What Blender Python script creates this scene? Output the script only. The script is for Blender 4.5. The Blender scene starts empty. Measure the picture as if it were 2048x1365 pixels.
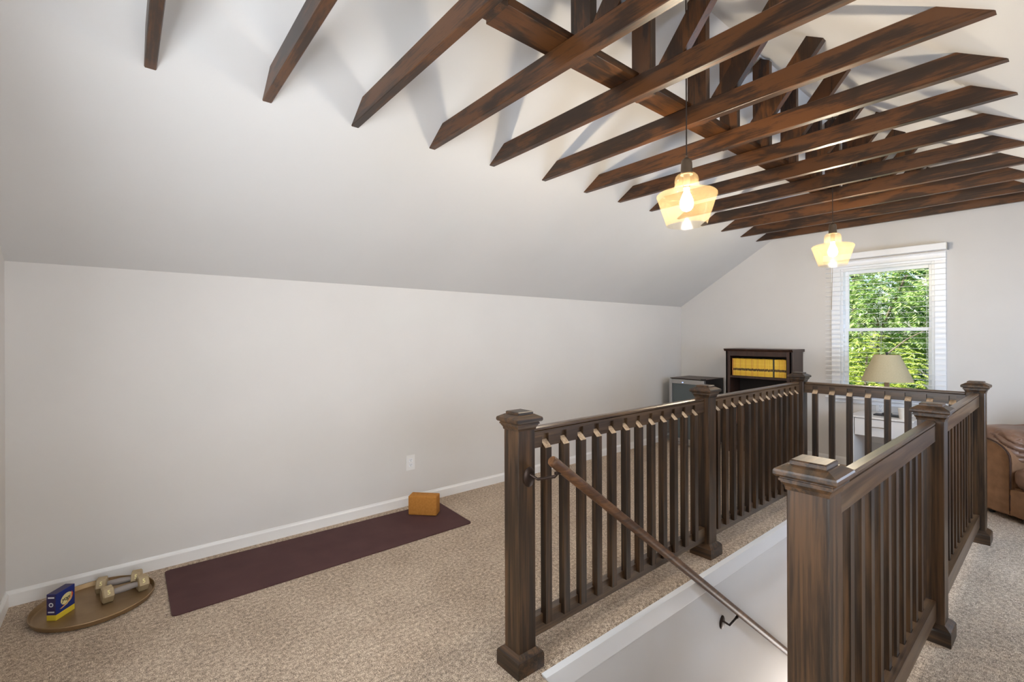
import bpy, bmesh, math, random
from mathutils import Vector, Matrix, noise
R = math.radians
random.seed(7)
S = bpy.context.scene
C = S.collection

# ------------------------------------------------------------------ camera
H = 1.42
F_PX, CY = 943.5, 673.6
YAW, ROLL = 0.8793, -0.0038
cam_d = bpy.data.cameras.new('camera')
cam = bpy.data.objects.new('camera', cam_d)
C.objects.link(cam)
cam_d.sensor_width = 36.0
cam_d.lens = F_PX / 2048 * 36.0
cam_d.shift_y = -(682.5 - CY) / 2048
cam_d.clip_start = 0.02
fwd = Vector((math.cos(YAW), math.sin(YAW), 0))
rgt = Vector((math.sin(YAW), -math.cos(YAW), 0))
up = Vector((0, 0, 1))
r2 = math.cos(ROLL) * rgt + math.sin(ROLL) * up
u2 = -math.sin(ROLL) * rgt + math.cos(ROLL) * up
cam.matrix_world = Matrix(((r2.x, u2.x, -fwd.x, 0), (r2.y, u2.y, -fwd.y, 0), (r2.z, u2.z, -fwd.z, H), (0, 0, 0, 1)))
S.camera = cam

# ------------------------------------------------------------------ view, world, sun
S.view_settings.view_transform = 'Standard'
S.view_settings.look = 'None'
S.view_settings.gamma = 1.0
S.view_settings.use_curve_mapping = False
S.view_settings.exposure = 0.56
try:
    S.cycles.use_denoising = True
    S.cycles.max_bounces = 12
    S.cycles.diffuse_bounces = 8
    S.cycles.transparent_max_bounces = 24
    S.cycles.sample_clamp_indirect = 6.0
    S.cycles.caustics_reflective = False
    S.cycles.caustics_refractive = False
except Exception:
    pass
W = bpy.data.worlds.new('world')
S.world = W
W.use_nodes = True
wn = W.node_tree
bg = wn.nodes['Background']
sky = wn.nodes.new('ShaderNodeTexSky')
try:
    sky.sky_type = 'NISHITA'
    sky.sun_disc = False
    sky.sun_elevation = R(48)
    sky.sun_rotation = R(200)
except Exception:
    pass
wn.links.new(sky.outputs[0], bg.inputs[0])
bg.inputs[1].default_value = 0.2
sun_d = bpy.data.lights.new('sun', 'SUN')
sun_d.energy = 8.0
sun_d.angle = R(0.6)
sun_d.color = (1.0, 0.95, 0.84)
sun = bpy.data.objects.new('sun', sun_d)
C.objects.link(sun)
sun.rotation_euler = Vector((0.62, -0.55, -0.75)).to_track_quat('-Z', 'Y').to_euler()

BULB = 380.0        # emission of the two pendant bulbs
FILL_NEAR = 14.0      # pane glow of the added near gable window, standing in for daylight
FILL_SIDE = 7.0      # pane glow of the two added side windows

# ------------------------------------------------------------------ helpers
def srgb(r, g, b):
    f = lambda c: (c / 255 / 12.92) if c / 255 <= .04045 else ((c / 255 + .055) / 1.055) ** 2.4
    return (f(r), f(g), f(b), 1)

class NT:
    def __init__(s, name):
        s.m = bpy.data.materials.new(name); s.m.use_nodes = True
        s.t = s.m.node_tree; s.n = s.t.nodes; s.b = s.n['Principled BSDF']; s.out = s.n['Material Output']
    def add(s, typ, **k):
        n = s.n.new(typ)
        for a, v in k.items():
            if a in n.inputs.keys(): n.inputs[a].default_value = v
            else: setattr(n, a, v)
        return n
    def l(s, a, b): s.t.links.new(a, b)
    def ramp(s, src, stops):
        r = s.n.new('ShaderNodeValToRGB'); e = r.color_ramp.elements
        e[0].position, e[0].color = stops[0]; e[1].position, e[1].color = stops[-1]
        for p, c in stops[1:-1]:
            x = e.new(p); x.color = c
        s.l(src, r.inputs[0]); return r
    def bump(s, src, strength, dist):
        b = s.n.new('ShaderNodeBump'); b.inputs['Strength'].default_value = strength; b.inputs['Distance'].default_value = dist
        s.l(src, b.inputs['Height']); s.l(b.outputs[0], s.b.inputs['Normal'])

def flat(name, col, rough=.5, metal=0.0, spec=None, coat=0):
    t = NT(name); t.b.inputs['Base Color'].default_value = col; t.b.inputs['Roughness'].default_value = rough
    t.b.inputs['Metallic'].default_value = metal
    if spec is not None: t.b.inputs['Specular IOR Level'].default_value = spec
    if coat: t.b.inputs['Coat Weight'].default_value = coat
    return t.m

def mottled(name, c1, c2, scale=6, rough=.6, bump=0.0, bscale=60, metal=0, spec=.5):
    t = NT(name)
    tc = t.add('ShaderNodeTexCoord')
    n = t.add('ShaderNodeTexNoise', Scale=scale, Detail=5.0)
    t.l(tc.outputs['Object'], n.inputs['Vector'])
    r = t.ramp(n.outputs[0], [(.3, c1), (.7, c2)])
    t.l(r.outputs[0], t.b.inputs['Base Color'])
    t.b.inputs['Roughness'].default_value = rough; t.b.inputs['Metallic'].default_value = metal
    t.b.inputs['Specular IOR Level'].default_value = spec
    if bump:
        n2 = t.add('ShaderNodeTexNoise', Scale=bscale, Detail=3.0)
        t.l(tc.outputs['Object'], n2.inputs['Vector']); t.bump(n2.outputs[0], bump, .002)
    return t.m

def wood(name, axis, dark, mid, light, rough=.42, scale=1.0, streak=.5, spec=.5, cross=26.0, along=1.3, dist=.9):
    """stained timber, grain running along axis (0, 1, 2)"""
    t = NT(name)
    tc = t.add('ShaderNodeTexCoord'); oi = t.add('ShaderNodeObjectInfo')
    mul = t.add('ShaderNodeVectorMath', operation='SCALE')
    cx = t.add('ShaderNodeCombineXYZ')
    for i in range(3): t.l(oi.outputs['Random'], cx.inputs[i])
    t.l(cx.outputs[0], mul.inputs[0]); mul.inputs['Scale'].default_value = 13.0
    ad = t.add('ShaderNodeVectorMath', operation='ADD')
    t.l(tc.outputs['Object'], ad.inputs[0]); t.l(mul.outputs[0], ad.inputs[1])
    mp = t.add('ShaderNodeMapping')
    sc = [cross * scale] * 3; sc[axis] = along * scale
    mp.inputs['Scale'].default_value = sc
    t.l(ad.outputs[0], mp.inputs[0])
    n = t.add('ShaderNodeTexNoise', Scale=1.0, Detail=7.0, Roughness=.62, Distortion=dist)
    t.l(mp.outputs[0], n.inputs['Vector'])
    mp2 = t.add('ShaderNodeMapping'); sc2 = [150.0 * scale] * 3; sc2[axis] = 3.5 * scale
    mp2.inputs['Scale'].default_value = sc2; t.l(ad.outputs[0], mp2.inputs[0])
    n2 = t.add('ShaderNodeTexNoise', Scale=1.0, Detail=3.0); t.l(mp2.outputs[0], n2.inputs['Vector'])
    mp3 = t.add('ShaderNodeMapping'); sc3 = [7.0] * 3; sc3[axis] = 2.2
    mp3.inputs['Scale'].default_value = sc3; t.l(ad.outputs[0], mp3.inputs[0])
    n3 = t.add('ShaderNodeTexNoise', Scale=1.0, Detail=4.0); t.l(mp3.outputs[0], n3.inputs['Vector'])
    m1 = t.add('ShaderNodeMath', operation='MULTIPLY_ADD'); t.l(n2.outputs[0], m1.inputs[0]); m1.inputs[1].default_value = .35; t.l(n.outputs[0], m1.inputs[2])
    m2 = t.add('ShaderNodeMath', operation='MULTIPLY_ADD'); t.l(n3.outputs[0], m2.inputs[0]); m2.inputs[1].default_value = streak; t.l(m1.outputs[0], m2.inputs[2])
    lo = .42 + .5 * streak
    r = t.ramp(m2.outputs[0], [(lo, dark), (lo + .2, mid), (min(1, lo + .42), light)])
    t.l(r.outputs[0], t.b.inputs['Base Color'])
    t.b.inputs['Roughness'].default_value = rough
    t.b.inputs['Specular IOR Level'].default_value = spec
    t.bump(m1.outputs[0], .25, .002)
    return t.m

def carpet():
    t = NT('carpet')
    tc = t.add('ShaderNodeTexCoord')
    v = t.add('ShaderNodeTexNoise', Scale=210.0, Detail=4.0, Roughness=.75)
    t.l(tc.outputs['Object'], v.inputs['Vector'])
    w = t.add('ShaderNodeTexNoise', Scale=3.0, Detail=3.0, Roughness=.6); t.l(tc.outputs['Object'], w.inputs['Vector'])
    s = t.add('ShaderNodeTexNoise', Scale=55.0, Detail=3.0); t.l(tc.outputs['Object'], s.inputs['Vector'])
    m0 = t.add('ShaderNodeMath', operation='MULTIPLY_ADD'); t.l(s.outputs[0], m0.inputs[0]); m0.inputs[1].default_value = .35; t.l(v.outputs[0], m0.inputs[2])
    m = t.add('ShaderNodeMath', operation='MULTIPLY_ADD'); t.l(w.outputs[0], m.inputs[0]); m.inputs[1].default_value = .12; t.l(m0.outputs[0], m.inputs[2])
    r = t.ramp(m.outputs[0], [(.57, srgb(74, 58, 45)), (.67, srgb(150, 127, 104)), (.76, srgb(196, 171, 144)), (.86, srgb(246, 230, 208))])
    t.l(r.outputs[0], t.b.inputs['Base Color'])
    t.b.inputs['Roughness'].default_value = .95; t.b.inputs['Specular IOR Level'].default_value = .1
    t.b.inputs['Sheen Weight'].default_value = .25
    t.bump(m0.outputs[0], .7, .012)
    return t.m

M = {}
M['wall'] = mottled('wall_paint', srgb(213, 210, 207), srgb(217, 214, 211), 2.0, .62, .05, 240, spec=.3)
M['ceil'] = mottled('ceiling_paint', srgb(209, 208, 207), srgb(213, 212, 211), 1.5, .7, .04, 200, spec=.2)
M['white'] = flat('white_trim_paint', srgb(232, 231, 230), .32)
M['vinyl'] = flat('white_vinyl', srgb(238, 240, 244), .3)
M['carpet'] = carpet()
dk, md, lt = srgb(22, 14, 8), srgb(44, 31, 20), srgb(82, 58, 36)
for i, a in enumerate('XYZ'):
    M['rail' + a] = wood('stained_rail_wood_' + a, i, dk, md, lt, .4, 1.0, .35, .5, 42.0, 1.6, .5)
    M['toprail' + a] = wood('stained_rail_top_' + a, i, srgb(36, 25, 17), srgb(68, 50, 35), srgb(100, 77, 54), .3, 1.0, .35, .7)
    M['truss' + a] = wood('stained_truss_wood_' + a, i, srgb(34, 21, 12), srgb(49, 30, 16), srgb(86, 52, 24), .42, 1.0, .5, .5, 15.0, 3.5, .5)
M['trussD'] = M['trussZ']
M['handrail'] = wood('handrail_wood', 0, srgb(52, 33, 20), srgb(84, 56, 36), srgb(116, 80, 50), .42, 1.0, .3)
M['endgrain'] = wood('raw_end_grain', 2, srgb(118, 96, 76), srgb(156, 132, 106), srgb(190, 168, 140), .6, 3.0, .3)
M['bronze'] = flat('dark_bronze', srgb(56, 44, 38), .42, .75)
M['mat'] = mottled('mat_rubber', srgb(76, 50, 50), srgb(84, 57, 56), 5, .8, .15, 500, spec=.25)
M['block'] = mottled('cork_foam', srgb(168, 112, 48), srgb(184, 126, 60), 60, .8, .2, 300, spec=.2)
M['brass'] = mottled('brushed_brass', srgb(146, 120, 88), srgb(164, 138, 104), 9, .42, 0, 60, .7)
M['bookwood'] = wood('espresso_wood', 2, srgb(36, 21, 16), srgb(52, 32, 24), srgb(66, 42, 32), .38, .6, .3)
M['dark'] = flat('dark_inside', srgb(30, 20, 16), .7)
M['yellow'] = mottled('yellow_paper', srgb(222, 176, 40), srgb(242, 204, 84), 60, .6)
M['yellow2'] = mottled('yellow_paper_faded', srgb(214, 158, 44), srgb(230, 182, 78), 60, .6)
M['band'] = flat('dark_spine_band', srgb(70, 52, 26), .6)
M['blackbook'] = flat('charcoal_cloth', srgb(60, 56, 44), .6)
M['orangebook'] = flat('orange_cover', srgb(196, 132, 66), .6)
M['copperbox'] = flat('salmon_box', srgb(178, 118, 84), .6)
M['black'] = flat('black_paint', srgb(26, 25, 25), .4)
M['steel'] = flat('brushed_steel', srgb(176, 174, 172), .38, .75)
M['smoked'] = flat('smoked_glass', srgb(84, 92, 94), .12)
M['nickel'] = flat('brushed_nickel', srgb(150, 140, 128), .3, .9)
M['tablewhite'] = flat('white_laminate', srgb(228, 224, 220), .35)
M['mug'] = flat('white_ceramic', srgb(232, 228, 222), .2)
M['lampbase'] = flat('charcoal_metal', srgb(58, 58, 60), .45, .3)
M['stem'] = wood('lamp_stem_wood', 2, srgb(120, 92, 66), srgb(150, 118, 88), srgb(170, 138, 104), .5, 1, .3)
M['shade'] = mottled('linen_shade', srgb(178, 168, 140), srgb(188, 178, 150), 120, .9, .2, 400, spec=.1)
M['leather'] = mottled('brown_leather', srgb(104, 76, 60), srgb(136, 102, 80), 8, .4, .5, 70)
M['suede'] = mottled('tan_suede', srgb(124, 92, 67), srgb(144, 108, 80), 14, .85, .3, 160, spec=.2)
M['seam'] = flat('dark_seam', srgb(58, 34, 22), .8)
M['grey'] = flat('slot_grey', srgb(90, 86, 84), .6)
M['socket'] = flat('taupe_socket', srgb(96, 82, 68), .45, .4)
M['cord'] = flat('dark_cord', srgb(48, 36, 28), .6)
M['navy'] = flat('navy_card', srgb(26, 44, 118), .45)
M['navydk'] = flat('dark_violet_card', srgb(50, 40, 84), .45)
M['ylcard'] = flat('yellow_card', srgb(228, 200, 60), .5)
M['cream'] = flat('cream_print', srgb(232, 222, 160), .5)
M['redp'] = flat('orange_red_print', srgb(206, 84, 44), .5)
M['whitep'] = flat('white_print', srgb(220, 220, 226), .5)
M['blackp'] = flat('black_print', srgb(24, 28, 40), .5)
M['dumb'] = mottled('beige_vinyl', srgb(166, 146, 112), srgb(180, 160, 126), 20, .5)
M['dumbgrey'] = flat('grey_handle', srgb(150, 142, 138), .45)
M['bark'] = mottled('bark', srgb(96, 84, 70), srgb(146, 134, 118), 12, .9, .5, 30)
M['grass'] = mottled('grass_ground', srgb(66, 92, 34), srgb(110, 134, 56), 3, .95)

def emis(name, col, st):
    t = NT(name); e = t.add('ShaderNodeEmission'); e.inputs[0].default_value = col; e.inputs[1].default_value = st
    t.l(e.outputs[0], t.out.inputs[0]); return t.m
M['bulb'] = emis('glowing_bulb', (1.0, .90, .78, 1), BULB)
M['led'] = emis('blue_led', (.25, .45, 1, 1), 4.0)
M['near_fill'] = emis('near_fill_pane', (.90, .95, 1.0, 1), FILL_NEAR)  # glowing panes of the added windows, no blind in them
M['side_fill'] = emis('side_fill_pane', (.62, .78, 1.0, 1), FILL_SIDE * 2.1)

M['near_side_fill'] = emis('near_side_fill_pane', (.92, .96, 1.0, 1), FILL_SIDE)

def leafmat(name, c1, c2):
    t = NT(name); g = t.add('ShaderNodeNewGeometry')
    r = t.ramp(g.outputs['Random Per Island'], [(0, c1), (1, c2)])
    d = t.add('ShaderNodeBsdfDiffuse'); tr = t.add('ShaderNodeBsdfTranslucent'); mx = t.add('ShaderNodeMixShader'); mx.inputs[0].default_value = .4
    gl = t.add('ShaderNodeBsdfGlossy', Roughness=.4); m2 = t.add('ShaderNodeMixShader'); m2.inputs[0].default_value = .06
    t.l(r.outputs[0], d.inputs[0]); t.l(r.outputs[0], tr.inputs[0]); t.l(d.outputs[0], mx.inputs[1]); t.l(tr.outputs[0], mx.inputs[2])
    t.l(mx.outputs[0], m2.inputs[1]); t.l(gl.outputs[0], m2.inputs[2]); t.l(m2.outputs[0], t.out.inputs[0]); return t.m
M['leafy'] = leafmat('yellow_green_leaves', srgb(150, 172, 60), srgb(206, 214, 110))
M['leafm'] = leafmat('mid_green_leaves', srgb(120, 158, 78), srgb(196, 212, 140))
M['leafd'] = leafmat('dark_green_leaves', srgb(48, 92, 38), srgb(104, 146, 70))

def glassy(name, tint, gloss, rough, trans=0.0, tcol=(1, 1, 1, 1)):
    t = NT(name); a = t.add('ShaderNodeBsdfTransparent'); a.inputs[0].default_value = tint
    g = t.add('ShaderNodeBsdfGlossy', Roughness=rough); fr = t.add('ShaderNodeFresnel', IOR=1.45)
    ml = t.add('ShaderNodeMath', operation='MULTIPLY'); t.l(fr.outputs[0], ml.inputs[0]); ml.inputs[1].default_value = gloss
    mx = t.add('ShaderNodeMixShader'); t.l(ml.outputs[0], mx.inputs[0]); t.l(a.outputs[0], mx.inputs[1]); t.l(g.outputs[0], mx.inputs[2])
    last = mx
    if trans:
        tl = t.add('ShaderNodeBsdfTranslucent'); tl.inputs[0].default_value = tcol
        m3 = t.add('ShaderNodeMixShader'); m3.inputs[0].default_value = trans
        t.l(mx.outputs[0], m3.inputs[1]); t.l(tl.outputs[0], m3.inputs[2]); last = m3
    t.l(last.outputs[0], t.out.inputs[0]); return t.m
M['pane'] = glassy('window_glass', (.97, .985, .98, 1), .03, .05)
M['amber'] = glassy('amber_glass', (.97, .91, .78, 1), .12, .15, .022, (1, .70, .32, 1))

def obj(name, bm, mat, parent=None, loc=None, rz=0, smooth=False):
    me = bpy.data.meshes.new(name); bm.normal_update(); bm.to_mesh(me); bm.free()
    o = bpy.data.objects.new(name, me); C.objects.link(o)
    mats = mat if isinstance(mat, (list, tuple)) else [mat]
    for m in mats: me.materials.append(M[m] if isinstance(m, str) else m)
    if smooth:
        for p in me.polygons: p.use_smooth = True
        if hasattr(me, 'set_sharp_from_angle'):
            me.set_sharp_from_angle(angle=R(38))
    if loc is not None: o.location = loc
    if rz: o.rotation_euler[2] = rz
    if parent: o.parent = parent
    return o

def tag(o, label, cat, group=None):
    o['label'] = label; o['category'] = cat
    if group: o['group'] = group
    return o
def thing(name, label, cat, loc=(0, 0, 0), rz=0, group=None):
    o = bpy.data.objects.new(name, None); C.objects.link(o); o.empty_display_size = .1
    o.location = loc; o.rotation_euler = (0, 0, rz); return tag(o, label, cat, group)
def struct(name, bm, mat, parent=None, label=None):
    o = obj(name, bm, mat, parent)
    if parent is None: o['kind'] = 'structure'
    if label: o['label'] = label
    return o
def copy_of(src, parent, loc=None, rz=None):
    o = src.copy(); C.objects.link(o); o.parent = parent
    if loc is not None: o.location = loc
    if rz is not None: o.rotation_euler[2] = rz
    return o
def child_copies(src, dst):
    for ch in [c for c in bpy.data.objects if c.parent == src]:
        c = ch.copy(); C.objects.link(c); c.parent = dst; child_copies(ch, c)

def NB(): return bmesh.new()
def box(bm, lo, hi, bev=0, mi=0, seg=1, mat=None):
    lo = Vector(lo); hi = Vector(hi)
    vs = [bm.verts.new((x, y, z)) for x in (lo.x, hi.x) for y in (lo.y, hi.y) for z in (lo.z, hi.z)]
    idx = [(0, 1, 3, 2), (4, 6, 7, 5), (0, 4, 5, 1), (2, 3, 7, 6), (0, 2, 6, 4), (1, 5, 7, 3)]
    fs = [bm.faces.new([vs[i] for i in f]) for f in idx]
    for f in fs: f.material_index = mi
    if bev:
        es = list({e for f in fs for e in f.edges})
        r = bmesh.ops.bevel(bm, geom=es, offset=bev, segments=seg, affect='EDGES', profile=.5)
        for f in r['faces']: f.material_index = mi
        vs = list({v for f in bm.faces if f.is_valid for v in f.verts}) if mat is not None else vs
    return fs
def boxm(lo, hi, bev=0, seg=1):
    bm = NB(); box(bm, lo, hi, bev, 0, seg); return bm
def xform(bm, mtx, verts=None):
    bmesh.ops.transform(bm, matrix=mtx, verts=verts or bm.verts[:])
def prism(bm, poly, axis, a, b, mi=0):
    """poly: 2D points in the plane across axis; extruded along axis from a to b"""
    def P(p, t):
        if axis == 0: return (t, p[0], p[1])
        if axis == 1: return (p[0], t, p[1])
        return (p[0], p[1], t)
    A = [bm.verts.new(P(p, a)) for p in poly]; B = [bm.verts.new(P(p, b)) for p in poly]
    n = len(poly); fs = [bm.faces.new(A[::-1]), bm.faces.new(B)]
    for i in range(n): fs.append(bm.faces.new([A[i], A[(i + 1) % n], B[(i + 1) % n], B[i]]))
    for f in fs: f.material_index = mi
    bmesh.ops.recalc_face_normals(bm, faces=fs)
    return fs
def lathe(bm, prof, seg=32, c=(0, 0, 0), square=False, cap=True):
    """prof: (r, z) list"""
    rings = []
    for r, z in prof:
        if square: pts = [(-r, -r), (r, -r), (r, r), (-r, r)]
        else: pts = [(r * math.cos(2 * math.pi * k / seg), r * math.sin(2 * math.pi * k / seg)) for k in range(seg)]
        rings.append([bm.verts.new((c[0] + x, c[1] + y, c[2] + z)) for x, y in pts])
    n = len(rings[0])
    for a, b in zip(rings, rings[1:]):
        for k in range(n): bm.faces.new([a[k], a[(k + 1) % n], b[(k + 1) % n], b[k]])
    if cap:
        bm.faces.new(rings[0][::-1]); bm.faces.new(rings[-1])
    return rings
def tube(bm, path, r, seg=12, cap=True, mi=0):
    path = [Vector(p) for p in path]; rad = r if isinstance(r, (list, tuple)) else [r] * len(path)
    rings = []; ref = None
    for i, p in enumerate(path):
        d = (path[min(i + 1, len(path) - 1)] - path[max(i - 1, 0)]).normalized()
        if ref is None:
            ref = d.orthogonal().normalized()
        ref = (ref - d * ref.dot(d)).normalized(); bn = d.cross(ref)
        rings.append([bm.verts.new(p + (ref * math.cos(2 * math.pi * k / seg) + bn * math.sin(2 * math.pi * k / seg)) * rad[i]) for k in range(seg)])
    fs = []
    for a, b in zip(rings, rings[1:]):
        for k in range(seg): fs.append(bm.faces.new([a[k], a[(k + 1) % seg], b[(k + 1) % seg], b[k]]))
    if cap: fs += [bm.faces.new(rings[0][::-1]), bm.faces.new(rings[-1])]
    for f in fs: f.material_index = mi
    return rings

# ------------------------------------------------------------------ room
K = 3.625            # left knee wall
G = 6.115            # far gable wall
N = -0.475           # near gable wall
RY = 1.33            # ridge
KR = 2 * RY - K      # right knee wall
KH = 1.83; SL = .618
RZ = KH + SL * (K - RY)
def cz(y): return KH + SL * (K - y) if y > RY else KH + SL * (y - KR)
OX0, OX1, OY0, OY1 = 1.375, 4.50, .52, 1.462      # stair opening

bm = NB()
def quad(bm, *p):
    f = bm.faces.new([bm.verts.new(q) for q in p]); return f
# floor with the opening, its left edge rolled over as carpet nosing
for a in [((N, KR), (OX0 - .03, K)), ((OX0 - .03, OY1 + .045), (OX1 + .02, K)), ((OX0 - .03, KR), (OX1 + .02, OY0 - .02)), ((OX1 + .02, KR), (G, K))]:
    (x0, y0), (x1, y1) = a
    quad(bm, (x0, y0, 0), (x1, y0, 0), (x1, y1, 0), (x0, y1, 0))
def nosing(bm, x0, x1, ye, s, drop):
    """rolled carpet edge at y=ye (s=+1 when the floor lies on +y)"""
    pts = [(ye + s * .045, 0)] + [(ye + s * (.045 - .045 * math.sin(t)), -.028 * (1 - math.cos(t)) ) for t in [R(a) for a in (20, 40, 55, 70, 80, 90)]] + [(ye, -drop)]
    for (ya, za), (yb, zb) in zip(pts, pts[1:]):
        quad(bm, (x0, ya, za), (x1, ya, za), (x1, yb, zb), (x0, yb, zb))
nosing(bm, OX0 - .03, OX1 + .02, OY1, 1, .05)
quad(bm, (OX0 - .03, OY0 - .02, 0), (OX1 + .02, OY0 - .02, 0), (OX1 + .02, OY0, -.03), (OX0 - .03, OY0, -.03))
quad(bm, (OX0 - .03, OY0 - .02, 0), (OX0 - .03, OY1 + .045, 0), (OX0, OY1 + .045, -.03), (OX0, OY0 - .02, -.03))
bmesh.ops.recalc_face_normals(bm, faces=bm.faces[:])
if bm.faces[0].normal.z < 0: bmesh.ops.reverse_faces(bm, faces=bm.faces[:])
struct('floor', bm, 'carpet')

T = .12
struct('wall_left', boxm((N - T, K, -.02), (G + T, K + T, KH + .02)), 'wall')
bm = NB()   # ceiling: two slopes with thickness
prism(bm, [(K + T, KH - SL * T), (RY, RZ), (KR - T, KH - SL * T), (KR - T, KH - SL * T + .1), (RY, RZ + .1), (K + T, KH - SL * T + .1)], 0, N - T, G + T)
struct('ceiling', bm, 'ceil')

def gable(name, x0, x1, wy0, wy1, wz0, wz1):
    """gable wall with a window hole"""
    bm = NB()
    prism(bm, [(wy1, -.02), (K + T, -.02), (K + T, cz(K) + .0), (K, KH + .03), (wy1, cz(wy1) + .03)], 0, x0, x1)
    prism(bm, [(KR - T, -.02), (wy0, -.02), (wy0, cz(wy0) + .03), (KR, KH + .03), (KR - T, KH)], 0, x0, x1)
    prism(bm, [(wy0, -.02), (wy1, -.02), (wy1, wz0), (wy0, wz0)], 0, x0, x1)
    prism(bm, [(wy0, wz1), (wy1, wz1), (wy1, cz(wy1) + .03), (RY, RZ + .03), (wy0, cz(wy0) + .03)], 0, x0, x1)
    return struct(name, bm, 'wall')
WY0, WY1, WZ0, WZ1 = .915, 1.695, .80, 2.145
gable('wall_far', G, G + T, WY0, WY1, WZ0, WZ1)
gable('wall_near', N - T, N, .93, 1.73, .85, 2.1)
bm = NB()     # right knee wall with openings for the two added windows
SX0, SX1, SZ0, SZ1 = 3.55, 4.5, .75, 1.66
VX0, VX1 = -.05, 1.15
box(bm, (N - T, KR - T, -.02), (VX0, KR, KH + .02)); box(bm, (VX1, KR - T, -.02), (SX0, KR, KH + .02)); box(bm, (VX0, KR - T, -.02), (VX1, KR, SZ0)); box(bm, (VX0, KR - T, SZ1), (VX1, KR, KH + .02)); box(bm, (SX1, KR - T, -.02), (G + T, KR, KH + .02))
box(bm, (SX0, KR - T, -.02), (SX1, KR, SZ0)); box(bm, (SX0, KR - T, SZ1), (SX1, KR, KH + .02))
struct('wall_right', bm, 'wall')

def base_prof(h=.083, t=.013): return [(0, 0), (t, 0), (t, h * .78), (t * .55, h * .9), (t * .35, h), (0, h)]
bm = NB(); prism(bm, [(K - a, z) for a, z in base_prof()], 0, N, G); struct('baseboard_left', bm, 'white')
bm = NB(); prism(bm, [(KR + a, z) for a, z in base_prof()], 0, N, G); struct('baseboard_right', bm, 'white')
bm = NB(); prism(bm, [(G - a, z) for a, z in base_prof()], 1, KR, K - .013); struct('baseboard_far', bm, 'white')
bm = NB(); prism(bm, [(N + a, z) for a, z in base_prof()], 1, KR, K - .013); struct('baseboard_near', bm, 'white')

# stairwell
SD = -2.55
struct('wall_stair_left', boxm((OX0 - .2, OY1, SD), (OX1 + .2, OY1 + .1, -.05)), 'wall')
struct('wall_stair_right', boxm((OX0 - .2, OY0 - .12, SD), (OX1 + .2, OY0, -.03)), 'wall')
struct('wall_stair_far', boxm((OX1 + .02, OY0, SD), (OX1 + .12, OY1, -.01)), 'wall')
struct('wall_stair_near', boxm((OX0 - .2, OY0, SD), (OX0 - .1, OY1, -.03)), 'wall')
struct('floor_lower', boxm((OX0 - .2, OY0 - .1, SD - .05), (OX1 + .2, OY1 + .1, SD)), 'carpet')
bm = NB()
tf = OY1 - .018
prism(bm, [(OY1 + .005, -.125), (tf + .004, -.125), (tf, -.118), (tf, -.034), (tf - .006, -.030), (tf - .006, -.018), (OY1 + .005, -.012)], 0, OX0 - .004, OX1 + .02)
struct('trim_1', bm, 'white')
# steps
bm = NB()
nx = 12; run, rise = .255, .193
pts = [(OX0 - .1, 0 - .03)]
poly = []
x, z = OX0, -.03
top = [(OX0 - .09, -.031)]
for k in range(nx):
    top.append((x, z)); z -= rise; top.append((x, z)); x += run
top.append((x, z)); top.append((x, max(z - .2, SD))); top.append((OX0 - .09, SD))
prism(bm, [(a, max(b, SD)) for a, b in top[:-2]] + [(OX0 - .09, SD)], 1, OY0 + .001, OY1 - .02)
o = obj('staircase', bm, 'carpet'); tag(o, 'carpeted stairs going down between the railings', 'stairs')

# ------------------------------------------------------------------ far window
def window(name, wy0, wy1, wz0, wz1, xin, s, depth, glass='pane', mid=None, cas=.085):
    """double hung window in a gable wall; s=-1 when the room is on the -x side"""
    bm = NB()
    xi = xin
    def bx(xa, xb, ya, yb, za, zb, b=.003):
        box(bm, (min(xa, xb), ya, za), (max(xa, xb), yb, zb), b)
    o = obj(name, boxm((min(xi + s * .018, xi), wy0 - cas, wz1), (max(xi + s * .018, xi), wy1 + cas, wz1 + cas), .003), 'vinyl'); o['kind'] = 'structure'
    bx(xi + s * .018, xi, wy0 - cas, wy0, wz0 - .02, wz1); bx(xi + s * .018, xi, wy1, wy1 + cas, wz0 - .02, wz1)
    obj('side_casing', bm, 'vinyl', o)
    bm = NB(); bx(xi + s * .045, xi, wy0 - cas - .015, wy1 + cas + .015, wz0 - .03, wz0 - .005)
    obj('window_stool', bm, 'vinyl', o)
    bm = NB(); bx(xi + s * .016, xi, wy0 - cas, wy1 + cas, wz0 - .10, wz0 - .03); bx(xi + s * .02, xi, wy0 - cas, wy1 + cas, wz0 - .115, wz0 - .10)
    obj('apron', bm, 'vinyl', o)
    xo = xi - s * depth
    bm = NB()   # jamb frame
    j = .022
    bx(xo, xi, wy0, wy0 + j, wz0, wz1); bx(xo, xi, wy1 - j, wy1, wz0, wz1); bx(xo, xi, wy0 + j, wy1 - j, wz1 - j, wz1); bx(xo, xi, wy0 + j, wy1 - j, wz0, wz0 + j)
    obj('window_frame', bm, 'vinyl', o)
    zm = mid if mid else (wz0 + wz1) / 2
    for nm, za, zb, off in (('upper_sash', zm - .018, wz1 - j, .75), ('lower_sash', wz0 + j, zm + .018, .45)):
        bm = NB(); xs = xi - s * depth * off; xt = xs - s * .026; ya, yb = wy0 + j, wy1 - j; q = .034
        bx(xs, xt, ya, ya + q, za, zb); bx(xs, xt, yb - q, yb, za, zb); bx(xs, xt, ya + q, yb - q, zb - q, zb); bx(xs, xt, ya + q, yb - q, za, za + q)
        sh = obj(nm, bm, 'vinyl', o)
        bm = NB(); xm = (xs + xt) / 2
        box(bm, (xm - .002, ya + q, za + q), (xm + .002, yb - q, zb - q))
        obj('window_pane', bm, glass, sh)
    return o
window('window_1', WY0, WY1, WZ0, WZ1, G, -1, .10, 'pane', 1.48)
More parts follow.
